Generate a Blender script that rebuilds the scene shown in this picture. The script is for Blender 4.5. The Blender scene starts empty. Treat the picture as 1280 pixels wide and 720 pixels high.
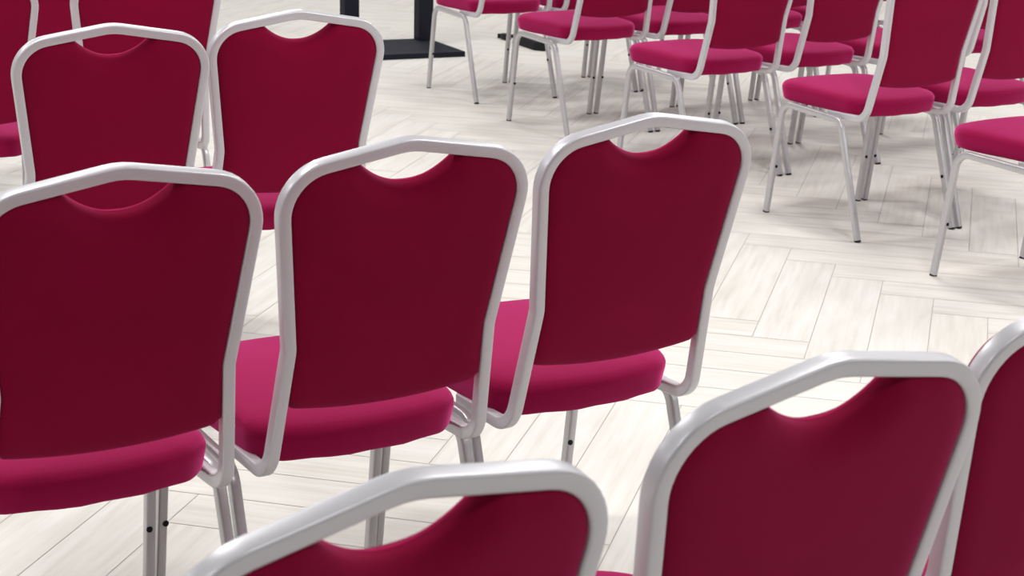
import bpy, bmesh, math, random
from mathutils import Vector, Matrix
from mathutils.geometry import delaunay_2d_cdt
random.seed(7)
col = bpy.context.scene.collection
scene = bpy.context.scene

# ------------------------------------------------------------------ materials
def new_mat(name):
    m = bpy.data.materials.new(name); m.use_nodes = True
    nt = m.node_tree; b = nt.nodes['Principled BSDF']
    return m, nt, b

def fabric_mat(name, c0, c1, sheen=0.55):
    m, nt, b = new_mat(name); N = nt.nodes; L = nt.links
    tc = N.new('ShaderNodeTexCoord')
    n1 = N.new('ShaderNodeTexNoise'); n1.inputs['Scale'].default_value = 6; n1.inputs['Detail'].default_value = 3
    n2 = N.new('ShaderNodeTexNoise'); n2.inputs['Scale'].default_value = 900; n2.inputs['Detail'].default_value = 2
    r = N.new('ShaderNodeValToRGB')
    r.color_ramp.elements[0].position = .35; r.color_ramp.elements[0].color = (*c0, 1)
    r.color_ramp.elements[1].position = .7; r.color_ramp.elements[1].color = (*c1, 1)
    bp = N.new('ShaderNodeBump'); bp.inputs['Strength'].default_value = .25; bp.inputs['Distance'].default_value = .0006
    L.new(tc.outputs['Object'], n1.inputs['Vector']); L.new(tc.outputs['Object'], n2.inputs['Vector'])
    L.new(n1.outputs['Fac'], r.inputs['Fac']); L.new(r.outputs['Color'], b.inputs['Base Color'])
    L.new(n2.outputs['Fac'], bp.inputs['Height']); L.new(bp.outputs['Normal'], b.inputs['Normal'])
    b.inputs['Roughness'].default_value = .8
    b.inputs['Specular IOR Level'].default_value = .07
    b.inputs['Sheen Weight'].default_value = sheen
    b.inputs['Sheen Roughness'].default_value = .45
    b.inputs['Sheen Tint'].default_value = (1, .12, .42, 1)
    return m

def metal_mat(name, c, metallic, rough, coat=0.0):
    m, nt, b = new_mat(name); N = nt.nodes; L = nt.links
    tc = N.new('ShaderNodeTexCoord')
    n1 = N.new('ShaderNodeTexNoise'); n1.inputs['Scale'].default_value = 25; n1.inputs['Detail'].default_value = 4
    mr = N.new('ShaderNodeMapRange'); mr.inputs['To Min'].default_value = rough - .05; mr.inputs['To Max'].default_value = rough + .08
    L.new(tc.outputs['Object'], n1.inputs['Vector']); L.new(n1.outputs['Fac'], mr.inputs['Value']); L.new(mr.outputs['Result'], b.inputs['Roughness'])
    b.inputs['Base Color'].default_value = (*c, 1); b.inputs['Metallic'].default_value = metallic
    b.inputs['Coat Weight'].default_value = coat; b.inputs['Coat Roughness'].default_value = .15
    return m

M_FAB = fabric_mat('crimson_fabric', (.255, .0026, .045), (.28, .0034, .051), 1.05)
M_FAB_SHADED = fabric_mat('crimson_fabric_shaded', (.200, .0012, .0262), (.220, .0014, .0292), .42)  # same crimson cloth as the seats, shade of the backs painted into its colour
M_PIPE = fabric_mat('crimson_piping', (.42, .012, .085), (.46, .015, .095))
M_FRAME = metal_mat('silver_painted_metal', (.60, .59, .625), .25, .36, .12)
M_LEG = metal_mat('silver_leg_metal', (.52, .51, .53), .45, .32, .2)
M_BLACK = metal_mat('black_plastic', (.012, .012, .014), 0, .5)
M_NAVY = metal_mat('dark_powder_coated_steel', (.009, .010, .019), 0, .6)
for _m in (M_NAVY, M_BLACK): _m.node_tree.nodes['Principled BSDF'].inputs['Specular IOR Level'].default_value = .2
M_GREYST = metal_mat('grey_strip', (.10, .10, .13), 0, .4)
M_GROUT, nt, b = new_mat('grout'); b.inputs['Base Color'].default_value = (.50, .47, .43, 1); b.inputs['Roughness'].default_value = .9

def floor_mat():
    m, nt, b = new_mat('pale_herringbone_planks'); N = nt.nodes; L = nt.links
    uv = N.new('ShaderNodeUVMap'); uv.uv_map = 'UVMap'
    at = N.new('ShaderNodeAttribute'); at.attribute_name = 'tone'
    mp = N.new('ShaderNodeMapping'); mp.inputs['Scale'].default_value = (3.0, 42, 1)
    n1 = N.new('ShaderNodeTexNoise'); n1.inputs['Scale'].default_value = 1.0; n1.inputs['Detail'].default_value = 5; n1.inputs['Roughness'].default_value = .6
    mp2 = N.new('ShaderNodeMapping'); mp2.inputs['Scale'].default_value = (2.2, 9, 1)
    n2 = N.new('ShaderNodeTexNoise'); n2.inputs['Scale'].default_value = 1.3; n2.inputs['Detail'].default_value = 4
    r = N.new('ShaderNodeValToRGB'); e = r.color_ramp.elements
    e[0].position = .28; e[0].color = (.67, .64, .585, 1)
    e[1].position = .62; e[1].color = (.78, .76, .72, 1)
    k = r.color_ramp.elements.new(.47); k.color = (.74, .715, .67, 1)
    r2 = N.new('ShaderNodeValToRGB'); e = r2.color_ramp.elements
    e[0].position = .34; e[0].color = (.94, .93, .91, 1); e[1].position = .6; e[1].color = (1, 1, 1, 1)
    mx = N.new('ShaderNodeMixRGB'); mx.blend_type = 'MULTIPLY'; mx.inputs['Fac'].default_value = 1
    mx2 = N.new('ShaderNodeMixRGB'); mx2.blend_type = 'MULTIPLY'; mx2.inputs['Fac'].default_value = 1
    L.new(uv.outputs['UV'], mp.inputs['Vector']); L.new(uv.outputs['UV'], mp2.inputs['Vector'])
    L.new(mp.outputs['Vector'], n1.inputs['Vector']); L.new(mp2.outputs['Vector'], n2.inputs['Vector'])
    L.new(n1.outputs['Fac'], r.inputs['Fac']); L.new(n2.outputs['Fac'], r2.inputs['Fac'])
    L.new(r.outputs['Color'], mx.inputs['Color1']); L.new(r2.outputs['Color'], mx.inputs['Color2'])
    L.new(mx.outputs['Color'], mx2.inputs['Color1']); L.new(at.outputs['Color'], mx2.inputs['Color2'])
    L.new(mx2.outputs['Color'], b.inputs['Base Color'])
    b.inputs['Roughness'].default_value = .5; b.inputs['Specular IOR Level'].default_value = .35
    return m
M_FLOOR = floor_mat()

# ------------------------------------------------------------------ helpers
def link_mesh(name, bm, mats, parent=None, smooth=True):
    me = bpy.data.meshes.new(name); bm.normal_update(); bm.to_mesh(me); bm.free()
    for m in (mats if isinstance(mats, (list, tuple)) else [mats]): me.materials.append(m)
    if smooth:
        for p in me.polygons: p.use_smooth = True
        me.set_sharp_from_angle(angle=math.radians(40))
    o = bpy.data.objects.new(name, me); col.objects.link(o)
    if parent: o.parent = parent
    return o

def fillet_path(pts, radii, step=math.radians(9)):
    """polyline with rounded corners in 3D"""
    P = [Vector(p) for p in pts]; out = [P[0]]
    for i in range(1, len(P) - 1):
        a, c, d = P[i-1], P[i], P[i+1]
        u = (a - c).normalized(); v = (d - c).normalized()
        ang = math.pi - u.angle(v); r = radii[i]
        if ang < 1e-3 or r <= 0: out.append(c); continue
        t = r * math.tan(ang / 2)
        t = min(t, (a-c).length * .49, (d-c).length * .49); r = t / math.tan(ang / 2)
        bis = (u + v).normalized(); cen = c + bis * (r / math.cos(ang / 2))
        p0 = c + u * t; p1 = c + v * t; n = max(2, int(math.ceil(ang / step)))
        a0 = p0 - cen; a1 = p1 - cen
        for k in range(n + 1):
            f = k / n; s = math.sin(ang)
            out.append(cen + a0 * (math.sin((1-f)*ang)/s) + a1 * (math.sin(f*ang)/s))
    out.append(P[-1]); return out

def rrect(w, h, r, n=3):
    pts = []
    for cx, cy, a0 in ((w/2-r, h/2-r, 0), (-w/2+r, h/2-r, 90), (-w/2+r, -h/2+r, 180), (w/2-r, -h/2+r, 270)):
        for k in range(n + 1):
            a = math.radians(a0 + 90 * k / n); pts.append((cx + r*math.cos(a), cy + r*math.sin(a)))
    return pts

def sweep(bm, path, section, x_axis, caps=True):
    """sweep a closed section along path; x_axis = initial direction of section's first axis"""
    n = len(path); T = []
    for i in range(n):
        a = path[max(i-1, 0)]; c = path[min(i+1, n-1)]
        if 0 < i < n-1: t = ((path[i]-a).normalized() + (c-path[i]).normalized()).normalized()
        else: t = (c - a).normalized()
        T.append(t)
    X = Vector(x_axis); X = (X - T[0] * X.dot(T[0])).normalized(); rings = []
    for i in range(n):
        if i:
            q = T[i-1].rotation_difference(T[i]); X = q @ X; X = (X - T[i]*X.dot(T[i])).normalized()
        Y = T[i].cross(X)
        rings.append([bm.verts.new(path[i] + X*s[0] + Y*s[1]) for s in section])
    m = len(section)
    for i in range(n-1):
        for k in range(m):
            bm.faces.new((rings[i][k], rings[i][(k+1) % m], rings[i+1][(k+1) % m], rings[i+1][k]))
    if caps:
        bm.faces.new(list(reversed(rings[0]))); bm.faces.new(rings[-1])
    return rings

def add_box(bm, M, sx, sy, sz, bevel=0):
    r = bmesh.ops.create_cube(bm, size=1, matrix=M @ Matrix.Diagonal((sx, sy, sz, 1)))
    if bevel:
        es = list({e for v in r['verts'] for e in v.link_edges})
        bmesh.ops.bevel(bm, geom=es, offset=bevel, segments=2, affect='EDGES', profile=.5)

# ------------------------------------------------------------------ the chair
WB, ZB = .1860, .400
WK, YK, ZK = .1722, -.0519, .6166
WS, YS, ZS = .2068, -.1096, .8957
ZA = .930
TW, TD = .0195, .022          # width (in plane) and depth of the back tube
FW = .011                     # tube centre lies this far in front of the rear face

def back_pts(s):
    return [(s*.1800, .190, ZB - .004), (s*WB, -.003 + FW, ZB), (s*WK, YK + FW, ZK), (s*WS, YS + FW, ZS)]
def frame_path():
    L = back_pts(-1); R = back_pts(1)[::-1]
    pts = L + [(0, -.1090 + FW, ZA)] + R
    rad = [0, .054, .06, .072, .12, .072, .06, .054, 0]
    return fillet_path(pts, rad)

def ycurve(z):
    K = [(.30, .02), (.407, 0), (.6166, -.0519), (.8957, -.1096), (.96, -.1200)]
    s = 0; w = 0
    for dz, ww in ((-.03, 1), (-.015, 2), (0, 3), (.015, 2), (.03, 1)):
        zz = min(max(z + dz, .31), .955)
        for (a, ya), (b, yb) in zip(K, K[1:]):
            if a <= zz <= b: s += ww * (ya + (yb-ya)*(zz-a)/(b-a)); w += ww; break
    return s / w

def pad_outline(inset, zbot, dip, scoop_w, scoop_z):
    """closed 2D outline (x, z) of a back pad, tucked to the centre line of the frame"""
    path = [p for p in frame_path()]
    pl = [Vector((p.x, p.z)) for p in path if p.z > .44]
    off = []
    for i, p in enumerate(pl):
        a = pl[max(i-1, 0)]; c = pl[min(i+1, len(pl)-1)]; t = (c-a).normalized()
        n = Vector((t.y, -t.x)); off.append(p + n * inset)      # inward for a left-to-right path
    half = []
    for p, q in zip(off, off[1:]):                              # densify
        m = max(1, int((q-p).length / .012))
        for k in range(m): half.append(p.lerp(q, k/m))
    half.append(off[-1])
    left = [p for p in half if p.x < -scoop_w and p.y > zbot]
    right = [p for p in half if p.x > scoop_w and p.y > zbot]
    top = left[-1].y
    sc = []; N = 20
    for k in range(1, N):
        u = -1 + 2*k/N
        z = scoop_z + (top - scoop_z) * (abs(u) ** 2.1)
        sc.append(Vector((u*scoop_w, z)))
    x0 = left[0].x; x1 = right[-1].x
    bot = []; N = 26
    for k in range(0, N+1):
        u = 1 - 2*k/N; e = abs(u)
        z = zbot - dip*(1 - u*u) + (.010 * max(0, (e-.90)/.10)**2)
        bot.append(Vector((x1*max(u, 0) - x0*min(u, 0), z)))
    return left + sc + right + bot

def seg_dist(p, pts):
    best = 9
    n = len(pts)
    for i in range(n):
        a = pts[i]; b = pts[(i+1) % n]; ab = b-a; l2 = ab.length_squared
        t = 0 if l2 == 0 else max(0, min(1, (p-a).dot(ab)/l2)); d = (a + ab*t - p).length
        if d < best: best = d
    return best

def inside(p, pts):
    c = False; n = len(pts); j = n-1
    for i in range(n):
        a, b = pts[i], pts[j]
        if (a.y > p.y) != (b.y > p.y) and p.x < (b.x-a.x)*(p.y-a.y)/(b.y-a.y)+a.x: c = not c
        j = i
    return c

def add_pad(bm, outline, depth_fn, flip):
    """height-field pad; depth_fn(d, x, z) = distance in front of the rear face plane"""
    pts = list(outline); nb = len(pts)
    edges = [(i, (i+1) % nb) for i in range(nb)]
    xs = [p.x for p in outline]; zs = [p.y for p in outline]; allp = list(pts)
    # rings close to the edge, then a grid
    g = .0115; z = min(zs); row = 0
    while z < max(zs):
        x = min(xs) + (g/2 if row % 2 else 0)
        while x < max(xs):
            q = Vector((x, z))
            if inside(q, outline):
                d = seg_dist(q, outline)
                if d > .012: allp.append(q)
            x += g
        z += g*.87; row += 1
    for ring in (.0018, .0045, .0085):
        for i in range(nb):
            a = pts[i-1]; c = pts[(i+1) % nb]; t = (c-a).normalized(); n = Vector((t.y, -t.x))
            for s in (1,):
                q = pts[i] + n*ring*s
                if inside(q, outline) and seg_dist(q, outline) > ring*.75: allp.append(q)
    V, E, Fc, *_ = delaunay_2d_cdt(allp, edges, [], 1, 1e-6)
    vs = []; bd = []
    for p in V:
        p = Vector(p); d = seg_dist(p, outline)
        o = depth_fn(d, p.x, p.y)
        vs.append(bm.verts.new((p.x, ycurve(p.y) + o*.98, p.y + o*.2)))
    for f in Fc:
        ids = f if not flip else f[::-1]
        try: bm.faces.new([vs[i] for i in ids])
        except ValueError: pass

def make_backpad():
    bm = bmesh.new()
    dome = lambda u: math.sqrt(max(0, 1-(1-min(u, 1))**2))
    rear_o = pad_outline(.0065, .514, .0155, .0875, .8645)
    def rear(d, x, z):
        near = max(0, 1 - math.hypot(x, min(0, z-.87))/.14) ** .7     # softer roll-over around the hand hold
        u = min(1, d/(.030 + .020*near))
        tuck = 1 - dome(d/.008)
        return -.0005 + (.0075 + .0150*near)*(.2*(1-u)**2 + .8*(1-dome(u))) + .006*tuck - .003*min(1, d/.12)
    add_pad(bm, rear_o, rear, True)
    front_o = pad_outline(.0020, .522, .0155, .093, .8560)
    def front(d, x, z):
        near = max(0, 1 - math.hypot(x, min(0, z-.87))/.14) ** .7
        return .022 + .007*near + (.018 - .007*near)*dome(d/.022) + .006*min(1, d/.13)
    add_pad(bm, front_o, front, False)
    # edge walls closing the pads at mid depth
    for o, d0, d1 in ((rear_o, .013, .0235), (front_o, .012, .022)):
        n = len(o); A = []; B = []
        for p in o:
            e0 = rear(0, p.x, p.y) if o is rear_o else front(0, p.x, p.y) - .004; e1 = e0 + .004
            A.append(bm.verts.new((p.x, ycurve(p.y)+e0*.98, p.y+e0*.2)))
            B.append(bm.verts.new((p.x, ycurve(p.y)+e1*.98, p.y+e1*.2)))
        for i in range(n):
            j = (i+1) % n; bm.faces.new((A[i], A[j], B[j], B[i]))
    bmesh.ops.remove_doubles(bm, verts=bm.verts, dist=1e-5)
    bmesh.ops.recalc_face_normals(bm, faces=bm.faces)
    # piping along the hand hold
    pb = bmesh.new(); path = []
    top = .907
    for k in range(0, 25):
        u = -1 + 2*k/24; z = .8625 + (top-.8625)*(abs(u)**2.1); x = u*.0895
        path.append(Vector((x, ycurve(z)+.0275*.98, z+.0275*.2)))
    sweep(pb, path, [(.0030*math.cos(a*math.pi/4), .0030*math.sin(a*math.pi/4)) for a in range(8)], (0, 1, 0))
    return bm, pb

def seat_outline(n_arc=8):
    P = [(-.186, .052), (-.211, .464), (.211, .464), (.186, .052)]
    R = [.055, .075, .075, .055]
    out = []
    m = len(P)
    for i in range(m):
        a, c, d = Vector(P[i-1]), Vector(P[i]), Vector(P[(i+1) % m])
        u = (a-c).normalized(); v = (d-c).normalized(); ang = math.pi - u.angle(v); t = R[i]*math.tan(ang/2)
        p0 = c+u*t; p1 = c+v*t; cen = c + (u+v).normalized()*(R[i]/math.cos(ang/2)); a0 = p0-cen; a1 = p1-cen
        for k in range(n_arc+1):
            f = k/n_arc; s = math.sin(ang); out.append(cen + a0*(math.sin((1-f)*ang)/s) + a1*(math.sin(f*ang)/s))
    den = []
    for i, p in enumerate(out):
        q = out[(i+1) % len(out)]; m2 = max(1, int((q-p).length/.03))
        for k in range(m2): den.append(p.lerp(q, k/m2))
    # bow the rear and front edges outwards
    res = []
    for p in den:
        y = p.y
        if y < .14: y -= .030*max(0, 1-(p.x/.17)**2) * (1-(y-.05)/.09 if y > .05 else 1)
        if y > .38: y += .022*max(0, 1-(p.x/.19)**2) * ((y-.38)/.072)
        res.append(Vector((p.x, y)))
    return res

def make_seat():
    bm = bmesh.new(); o = seat_outline(); n = len(o); c = Vector((0, .25))
    def zb(y): return .401 + (y-.03)*.022       # underside
    prof = [(.018, 0.000), (.009, .0005), (.0065, .004), (.004, .016), (.0005, .032), (.0, .042), (.003, .049), (.008, .0545), (.016, .0585), (.030, .062), (.055, .0655), (.09, .068), (.13, .069), (.165, .0695)]
    rings = []
    for ins, h in prof:
        r = []
        for p in o:
            d = p - c; L = d.length; q = c + d*((L-ins*1.05)/L) if ins < .1 else c + Vector((d.x*(1-ins/.2), d.y*(1-ins/.22)))
            hh = h
            if h > .03: hh += .004*math.sin(max(0, min(1, (q.y-.03)/.44))*math.pi)
            wob = .0012*math.sin(q.x*60+q.y*31) if h < .002 else 0
            r.append(bm.verts.new((q.x, q.y, zb(q.y)+hh+wob)))
        rings.append(r)
    for a, b2 in zip(rings, rings[1:]):
        for i in range(n):
            j = (i+1) % n; bm.faces.new((a[i], a[j], b2[j], b2[i]))
    bm.faces.new(rings[-1]); bm.faces.new(rings[0][::-1])
    bmesh.ops.recalc_face_normals(bm, faces=bm.faces)
    return bm

def copy_tree(o, parent=None):
    c = o.copy(); col.objects.link(c); c.parent = parent
    for ch in list(o.children): copy_tree(ch, c)
    return c

def make_chair():
    root = bpy.data.objects.new('banquet_chair', None); col.objects.link(root); root.empty_display_size = .2
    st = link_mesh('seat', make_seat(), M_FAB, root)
    # underside board
    bm = bmesh.new(); o = seat_outline(5); lo = []; hi = []
    for p in o:
        q = Vector((0, .25)) + (p-Vector((0, .25)))*.84; z = .402+(q.y-.03)*.022
        lo.append(bm.verts.new((q.x, q.y, z-.003))); hi.append(bm.verts.new((q.x, q.y, z+.004)))
    bm.faces.new(lo[::-1]); bm.faces.new(hi)
    for i in range(len(lo)):
        j = (i+1) % len(lo); bm.faces.new((lo[i], lo[j], hi[j], hi[i]))
    link_mesh('seat_board', bm, M_BLACK, st)
    pad, pipe = make_backpad()
    bp = link_mesh('backrest', pad, M_FAB_SHADED, root)
    link_mesh('piping', pipe, M_PIPE, bp)
    bm = bmesh.new(); sweep(bm, frame_path(), rrect(TW, TD, .0035), (1, 0, 0))
    link_mesh('backrest_frame', bm, M_FRAME, root)
    sec = rrect(.0175, .022, .0045)
    for s in (-1, 1):
        x = s*.2090; xf = s*.2115
        fc = Vector((x, .4000, .398)); rc = Vector((x, .1000, .386))
        ff = Vector((xf, .4540, .0)); rf = Vector((xf, -.0300, .0))
        full = fillet_path([ff, fc, rc, rf], [0, .050, .042, 0], math.radians(7))
        # split the bent tube into front leg, side rail and rear leg
        i0 = max(i for i, p in enumerate(full) if p.y > .345) + 1
        i1 = min(i for i, p in enumerate(full) if p.y < .15)
        A = full[:i0]; endA = fc.lerp(rc, .22); A = [p for p in A if p.z < .3975 or p.y > endA.y] + [endA]
        Bp = [rc.lerp(fc, .25)] + full[i1:]
        bm = bmesh.new(); A2 = A[:]; A2[0] = A[0].lerp(A[1], .006/ (A[1]-A[0]).length)
        sweep(bm, A2, sec, (1, 0, 0)); lf = link_mesh('leg', bm, M_LEG, root)
        bm = bmesh.new(); sweep(bm, [endA + (fc-rc).normalized()*.001, rc.lerp(fc, .25) + (rc-fc).normalized()*.001], sec, (1, 0, 0)); link_mesh('side_rail', bm, M_LEG, root)
        B2 = Bp[:]; B2[-1] = Bp[-1].lerp(Bp[-2], .006/(Bp[-2]-Bp[-1]).length)
        bm = bmesh.new(); sweep(bm, B2, sec, (1, 0, 0)); lr = link_mesh('leg', bm, M_LEG, root)
        # rubber foot caps
        for foot, up, leg in ((ff, (A[1]-A[0]).normalized(), lf), (rf, (Bp[-2]-Bp[-1]).normalized(), lr)):
            bm = bmesh.new(); sweep(bm, [foot.copy(), foot + up*.006, foot + up*.0125], rrect(.0165, .0205, .004), (1, 0, 0)); link_mesh('foot_cap', bm, M_BLACK, leg)
        # little black stacking bumpers
        def disc(center, axis, r, h, parent):
            bm = bmesh.new(); a = Vector(axis).normalized()
            ring = [(r*math.cos(t*math.pi/5), r*math.sin(t*math.pi/5)) for t in range(10)]
            ring2 = [(p[0]*.7, p[1]*.7) for p in ring]
            X = a.orthogonal().normalized(); Y = a.cross(X)
            R0 = [bm.verts.new(center + X*p[0] + Y*p[1]) for p in ring]
            R1 = [bm.verts.new(center + a*h*.6 + X*p[0] + Y*p[1]) for p in ring]
            R2 = [bm.verts.new(center + a*h + X*p[0] + Y*p[1]) for p in ring2]
            for P, Q in ((R0, R1), (R1, R2)):
                for i in range(10): bm.faces.new((P[i], P[(i+1) % 10], Q[(i+1) % 10], Q[i]))
            bm.faces.new(R2); bm.faces.new(R0[::-1]); link_mesh('bumper', bm, M_BLACK, parent)
        tf = .17/.398; p = ff.lerp(fc, tf); disc(p + Vector((-s*.004, -.0108, 0)), (0, -1, .1), .0058, .003, lf)
        tr = .175/.387; p = rf.lerp(rc, tr); disc(p + Vector((-s*.0088, .0, 0)), (-s, 0, 0), .0060, .004, lr)
    return root

chair = make_chair()
used = [False]
def place(x, y, yaw, label, group):
    o = chair if not used[0] else copy_tree(chair)
    used[0] = True
    o.location = (x, y, 0); o.rotation_euler = (0, 0, yaw)
    o['label'] = label; o['category'] = 'chair'; o['group'] = group
    return o

GL = 'crimson banquet chairs of the left-hand block'
GR = 'crimson banquet chairs of the right-hand block'
LEFT = [
 (-.138, 1.372, .660, 'crimson chair nearest the camera, only silver top rail and handle notch at bottom centre'),
 (.249, 1.702, .594, 'large crimson chair back in the lower right corner, whole peaked silver top rail in view'),
 (.606, 1.978, .543, 'crimson chair cut off at lower right edge, silver upright crossing its left neighbour'),
 (-.583, 2.481, .545, 'large crimson chair back cut by the left edge, leftmost of the second row'),
 (-.207, 2.723, .545, 'crimson chair in the middle of the second row, between two neighbours'),
 (.167, 2.967, .548, 'crimson chair at the right end of the second row, bare pale floor beside it'),
 (-.891, 3.889, .440, 'crimson chair, left of the third-row pair, behind the leftmost second-row chair'),
 (-.538, 4.194, .440, 'crimson chair, right of the third-row pair, in front of the black floor stand'),
 (-1.511, 4.881, .380, 'crimson chair in the top left corner, cut by the photo edge, bright seat visible'),
 (-1.062, 5.098, .455, 'crimson chair behind the third-row pair, back just right of the corner chair'),
 (-1.600, 6.200, .450, 'farthest crimson chair on the left, strip of back between two silver uprights'),
]
for x, y, a, lab in LEFT: place(x, y, a, lab, GL)

def row(x, y, yaw, sp, labels, row_ang=None):
    ra = yaw if row_ang is None else row_ang
    for i, lab in enumerate(labels):
        place(x + sp*i*math.cos(ra), y + sp*i*math.sin(ra), yaw, lab, GR)
row(1.740, 5.197, .624, .455, ['crimson chair cut by the right edge, nearest seat of the right-hand block'])
row(1.306, 5.981, .544, .455, [
 'crimson chair with seat side and three silver legs fully in view, second right-hand row',
 'crimson chair back cut by top right edge, right of the fully visible one'])
row(.829, 6.791, .570, .467, [
 'crimson chair at left end of the third right-hand row, front foot behind a silver rail',
 'second crimson chair from the left in the third right-hand row, beside a floor gap',
 'third crimson chair from the left in the third right-hand row, behind a nearer back',
 'fourth crimson chair of the third right-hand row, seat sliver between two uprights'])
row(.384, 7.641, .545, .460, [
 'crimson chair at left end of the fourth right-hand row, before the black power strip',
 'second crimson chair from the left in the fourth right-hand row, right of strip chair',
 'third crimson chair from the left in the fourth right-hand row, seat corner visible',
 'fourth crimson chair of the fourth right-hand row, nearly hidden behind other backs'])
row(-.017, 8.460, .526, .460, [
 'crimson chair right beside the black floor stand, leftmost of the farthest right-hand row',
 'second crimson chair from the left in the farthest right-hand row, at top edge',
 'third crimson chair from the left in the farthest right-hand row, at top edge'])

# ------------------------------------------------------------------ black floor stand
def make_stand():
    yaw = math.radians(25)
    corner = Vector((-.283, 9.800, 0))
    root = bpy.data.objects.new('floor_stand', None); col.objects.link(root)
    root.location = corner; root.rotation_euler = (0, 0, yaw)
    root['label'] = 'black steel floor stand with two square posts on a flat base plate'
    root['category'] = 'stand'
    W, D = .57, .54
    bm = bmesh.new(); add_box(bm, Matrix.Translation((-W/2, D/2, .0145)), W, D, .029, .003)
    link_mesh('base_plate', bm, M_NAVY, root, False)
    for x in (0, -.440):
        bm = bmesh.new(); add_box(bm, Matrix.Translation((x-.045, D-.045, .029+.60)), .085, .085, 1.20, .003)
        link_mesh('post', bm, M_NAVY, root, False)
    bm = bmesh.new(); add_box(bm, Matrix.Translation((-.265, D-.045, 1.269)), .525, .085, .08, .003)
    link_mesh('crossbar', bm, M_NAVY, root, False)
make_stand()

# ------------------------------------------------------------------ power strip and cable
def make_strip():
    root = bpy.data.objects.new('power_strip', None); col.objects.link(root)
    root.location = (.085, 10.24, 0); root.rotation_euler = (0, 0, math.radians(-66))
    root['label'] = 'black power strip lying on the floor behind the legs of a crimson chair'
    root['category'] = 'power strip'
    bm = bmesh.new(); h = .045; w = .055; Lh = .175
    prof = [(-Lh, -w), (Lh-.05, -w), (Lh, -w*.35), (Lh, w*.35), (Lh-.05, w), (-Lh, w)]
    lo = [bm.verts.new((x, y, 0)) for x, y in prof]; hi = [bm.verts.new((x*.97, y*.8, h)) for x, y in prof]
    bm.faces.new(lo[::-1]); bm.faces.new(hi)
    for i in range(len(prof)):
        j = (i+1) % len(prof); bm.faces.new((lo[i], lo[j], hi[j], hi[i]))
    bmesh.ops.bevel(bm, geom=list(bm.edges), offset=.004, segments=2, affect='EDGES')
    link_mesh('housing', bm, M_BLACK, root, False)
    bm = bmesh.new(); add_box(bm, Matrix.Translation((0, 0, h+.001)), .22, .03, .006, .001)
    link_mesh('socket_strip', bm, M_GREYST, root, False)
make_strip()
def make_cable():
    bm = bmesh.new()
    path = fillet_path([(.025, 10.425, .012), (-.02, 10.60, .010), (-.06, 10.60, .010), (-.075, 10.52, .012)], [0, .05, .03, 0])
    sweep(bm, path, [(.010*math.cos(a*math.pi/4), .010*math.sin(a*math.pi/4)) for a in range(8)], (0, 0, 1))
    add_box(bm, Matrix.Translation((-.072, 10.50, .018)) @ Matrix.Rotation(.5, 4, 'Z'), .04, .07, .036, .008)
    add_box(bm, Matrix.Translation((-.095, 10.56, .014)) @ Matrix.Rotation(1.2, 4, 'Z'), .025, .05, .026, .006)
    o = link_mesh('power_cable', bm, M_BLACK)
    o['label'] = 'black cable end with plug lying on the floor behind a chair leg'; o['category'] = 'cable'
make_cable()

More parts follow.
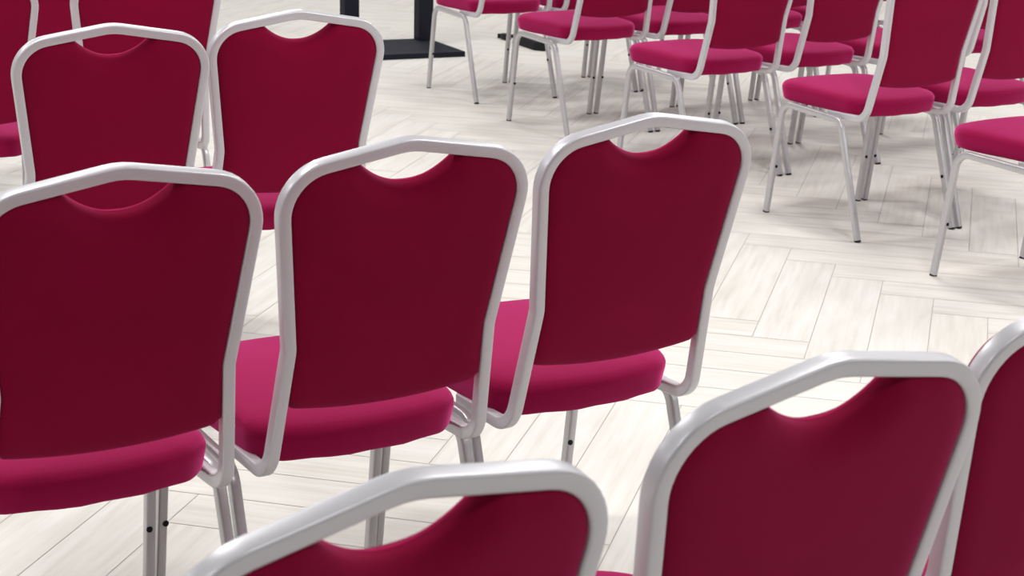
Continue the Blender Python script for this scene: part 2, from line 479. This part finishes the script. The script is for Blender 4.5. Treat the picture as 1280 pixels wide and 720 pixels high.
# ------------------------------------------------------------------ floor
def make_floor():
    w, Lp, g = .156, .873, .0011
    th = math.radians(76); T = Vector((math.cos(th), math.sin(th))); S = Vector((math.sin(th), -math.cos(th)))
    s0, t0 = -.510, 4.765
    X0, X1, Y0, Y1 = -7.5, 9.5, -3.0, 19.0
    bm = bmesh.new(); uvl = bm.loops.layers.uv.new('UVMap'); cl = bm.loops.layers.float_color.new('tone')
    def plank(sa, sb, ta, tb, along_t):
        c = S*((sa+sb)/2) + T*((ta+tb)/2)
        if not (X0 < c.x < X1 and Y0 < c.y < Y1): return
        v = [S*a + T*b for a, b in ((sa+g, ta+g), (sb-g, ta+g), (sb-g, tb-g), (sa+g, tb-g))]
        f = bm.faces.new([bm.verts.new((p.x, p.y, 0)) for p in v])
        ox, oy = random.uniform(0, 90), random.uniform(0, 90); k = random.uniform(.975, 1.0); wm = random.uniform(-.006, .006)
        uvs = [(0, 0), (0, w), (Lp, w), (Lp, 0)] if along_t else [(0, 0), (Lp, 0), (Lp, w), (0, w)]
        for lp, (a, b) in zip(f.loops, uvs): lp[uvl].uv = (a+ox, b+oy); lp[cl] = (k+wm, k, k-wm, 1)
    for i in range(-110, 111):
        for j in range(-20, 21):
            s = s0 + i*w - j*Lp; t = t0 - i*w - j*Lp
            plank(s, s+w, t, t+Lp, True)
            plank(s+w-Lp, s+w, t-w, t, False)
    # grout bed just below the planks
    f = bm.faces.new([bm.verts.new((x, y, -.0012)) for x, y in ((X0-1, Y0-1), (X1+1, Y0-1), (X1+1, Y1+1), (X0-1, Y1+1))])
    f.material_index = 1
    o = link_mesh('floor', bm, [M_FLOOR, M_GROUT], None, False); o['kind'] = 'structure'
    for p in o.data.polygons:
        if p.normal.z < 0: p.flip()
make_floor()

# ------------------------------------------------------------------ light
W = bpy.data.worlds.new('World'); scene.world = W; W.use_nodes = True
bg = W.node_tree.nodes['Background']; bg.inputs['Color'].default_value = (1.0, .975, .97, 1); bg.inputs['Strength'].default_value = .12
def area(x, y, z, sx, sy, e, c=(1, .988, .975), rot=0):
    d = bpy.data.lights.new('ceiling_lamp', 'AREA'); d.shape = 'RECTANGLE'; d.size = sx; d.size_y = sy; d.energy = e; d.color = c
    o = bpy.data.objects.new('ceiling_lamp', d); col.objects.link(o); o.location = (x, y, z); o.rotation_euler = (0, 0, rot)
for x in (-4.4, -1.5, 1.4, 4.3, 7.2):
    for y, e in ((.4, 24), (3.3, 50), (6.2, 40), (9.1, 36), (12.0, 31), (14.9, 28)):
        area(x, y, 3.2, .6, .6, e, rot=.5)

# ------------------------------------------------------------------ camera
f_px, pitch, roll, hcam = 2272.3, .27266, .024527, 1.4489
cd = bpy.data.cameras.new('camera'); cam = bpy.data.objects.new('camera', cd); col.objects.link(cam)
cd.sensor_width = 36; cd.sensor_fit = 'HORIZONTAL'; cd.lens = 36*f_px/1280; cd.clip_start = .05; cd.clip_end = 100
fw = Vector((0, math.cos(pitch), -math.sin(pitch))); up0 = Vector((0, math.sin(pitch), math.cos(pitch))); rt0 = Vector((1, 0, 0))
rt = rt0*math.cos(roll) + up0*math.sin(roll); up = up0*math.cos(roll) - rt0*math.sin(roll)
cam.matrix_world = Matrix(((rt.x, up.x, -fw.x, 0), (rt.y, up.y, -fw.y, 0), (rt.z, up.z, -fw.z, hcam), (0, 0, 0, 1)))
cd.dof.use_dof = True; cd.dof.focus_distance = 3.6; cd.dof.aperture_fstop = 15
scene.camera = cam
scene.view_settings.view_transform = 'Standard'; scene.view_settings.look = 'None'; scene.view_settings.exposure = 0; scene.view_settings.gamma = 1
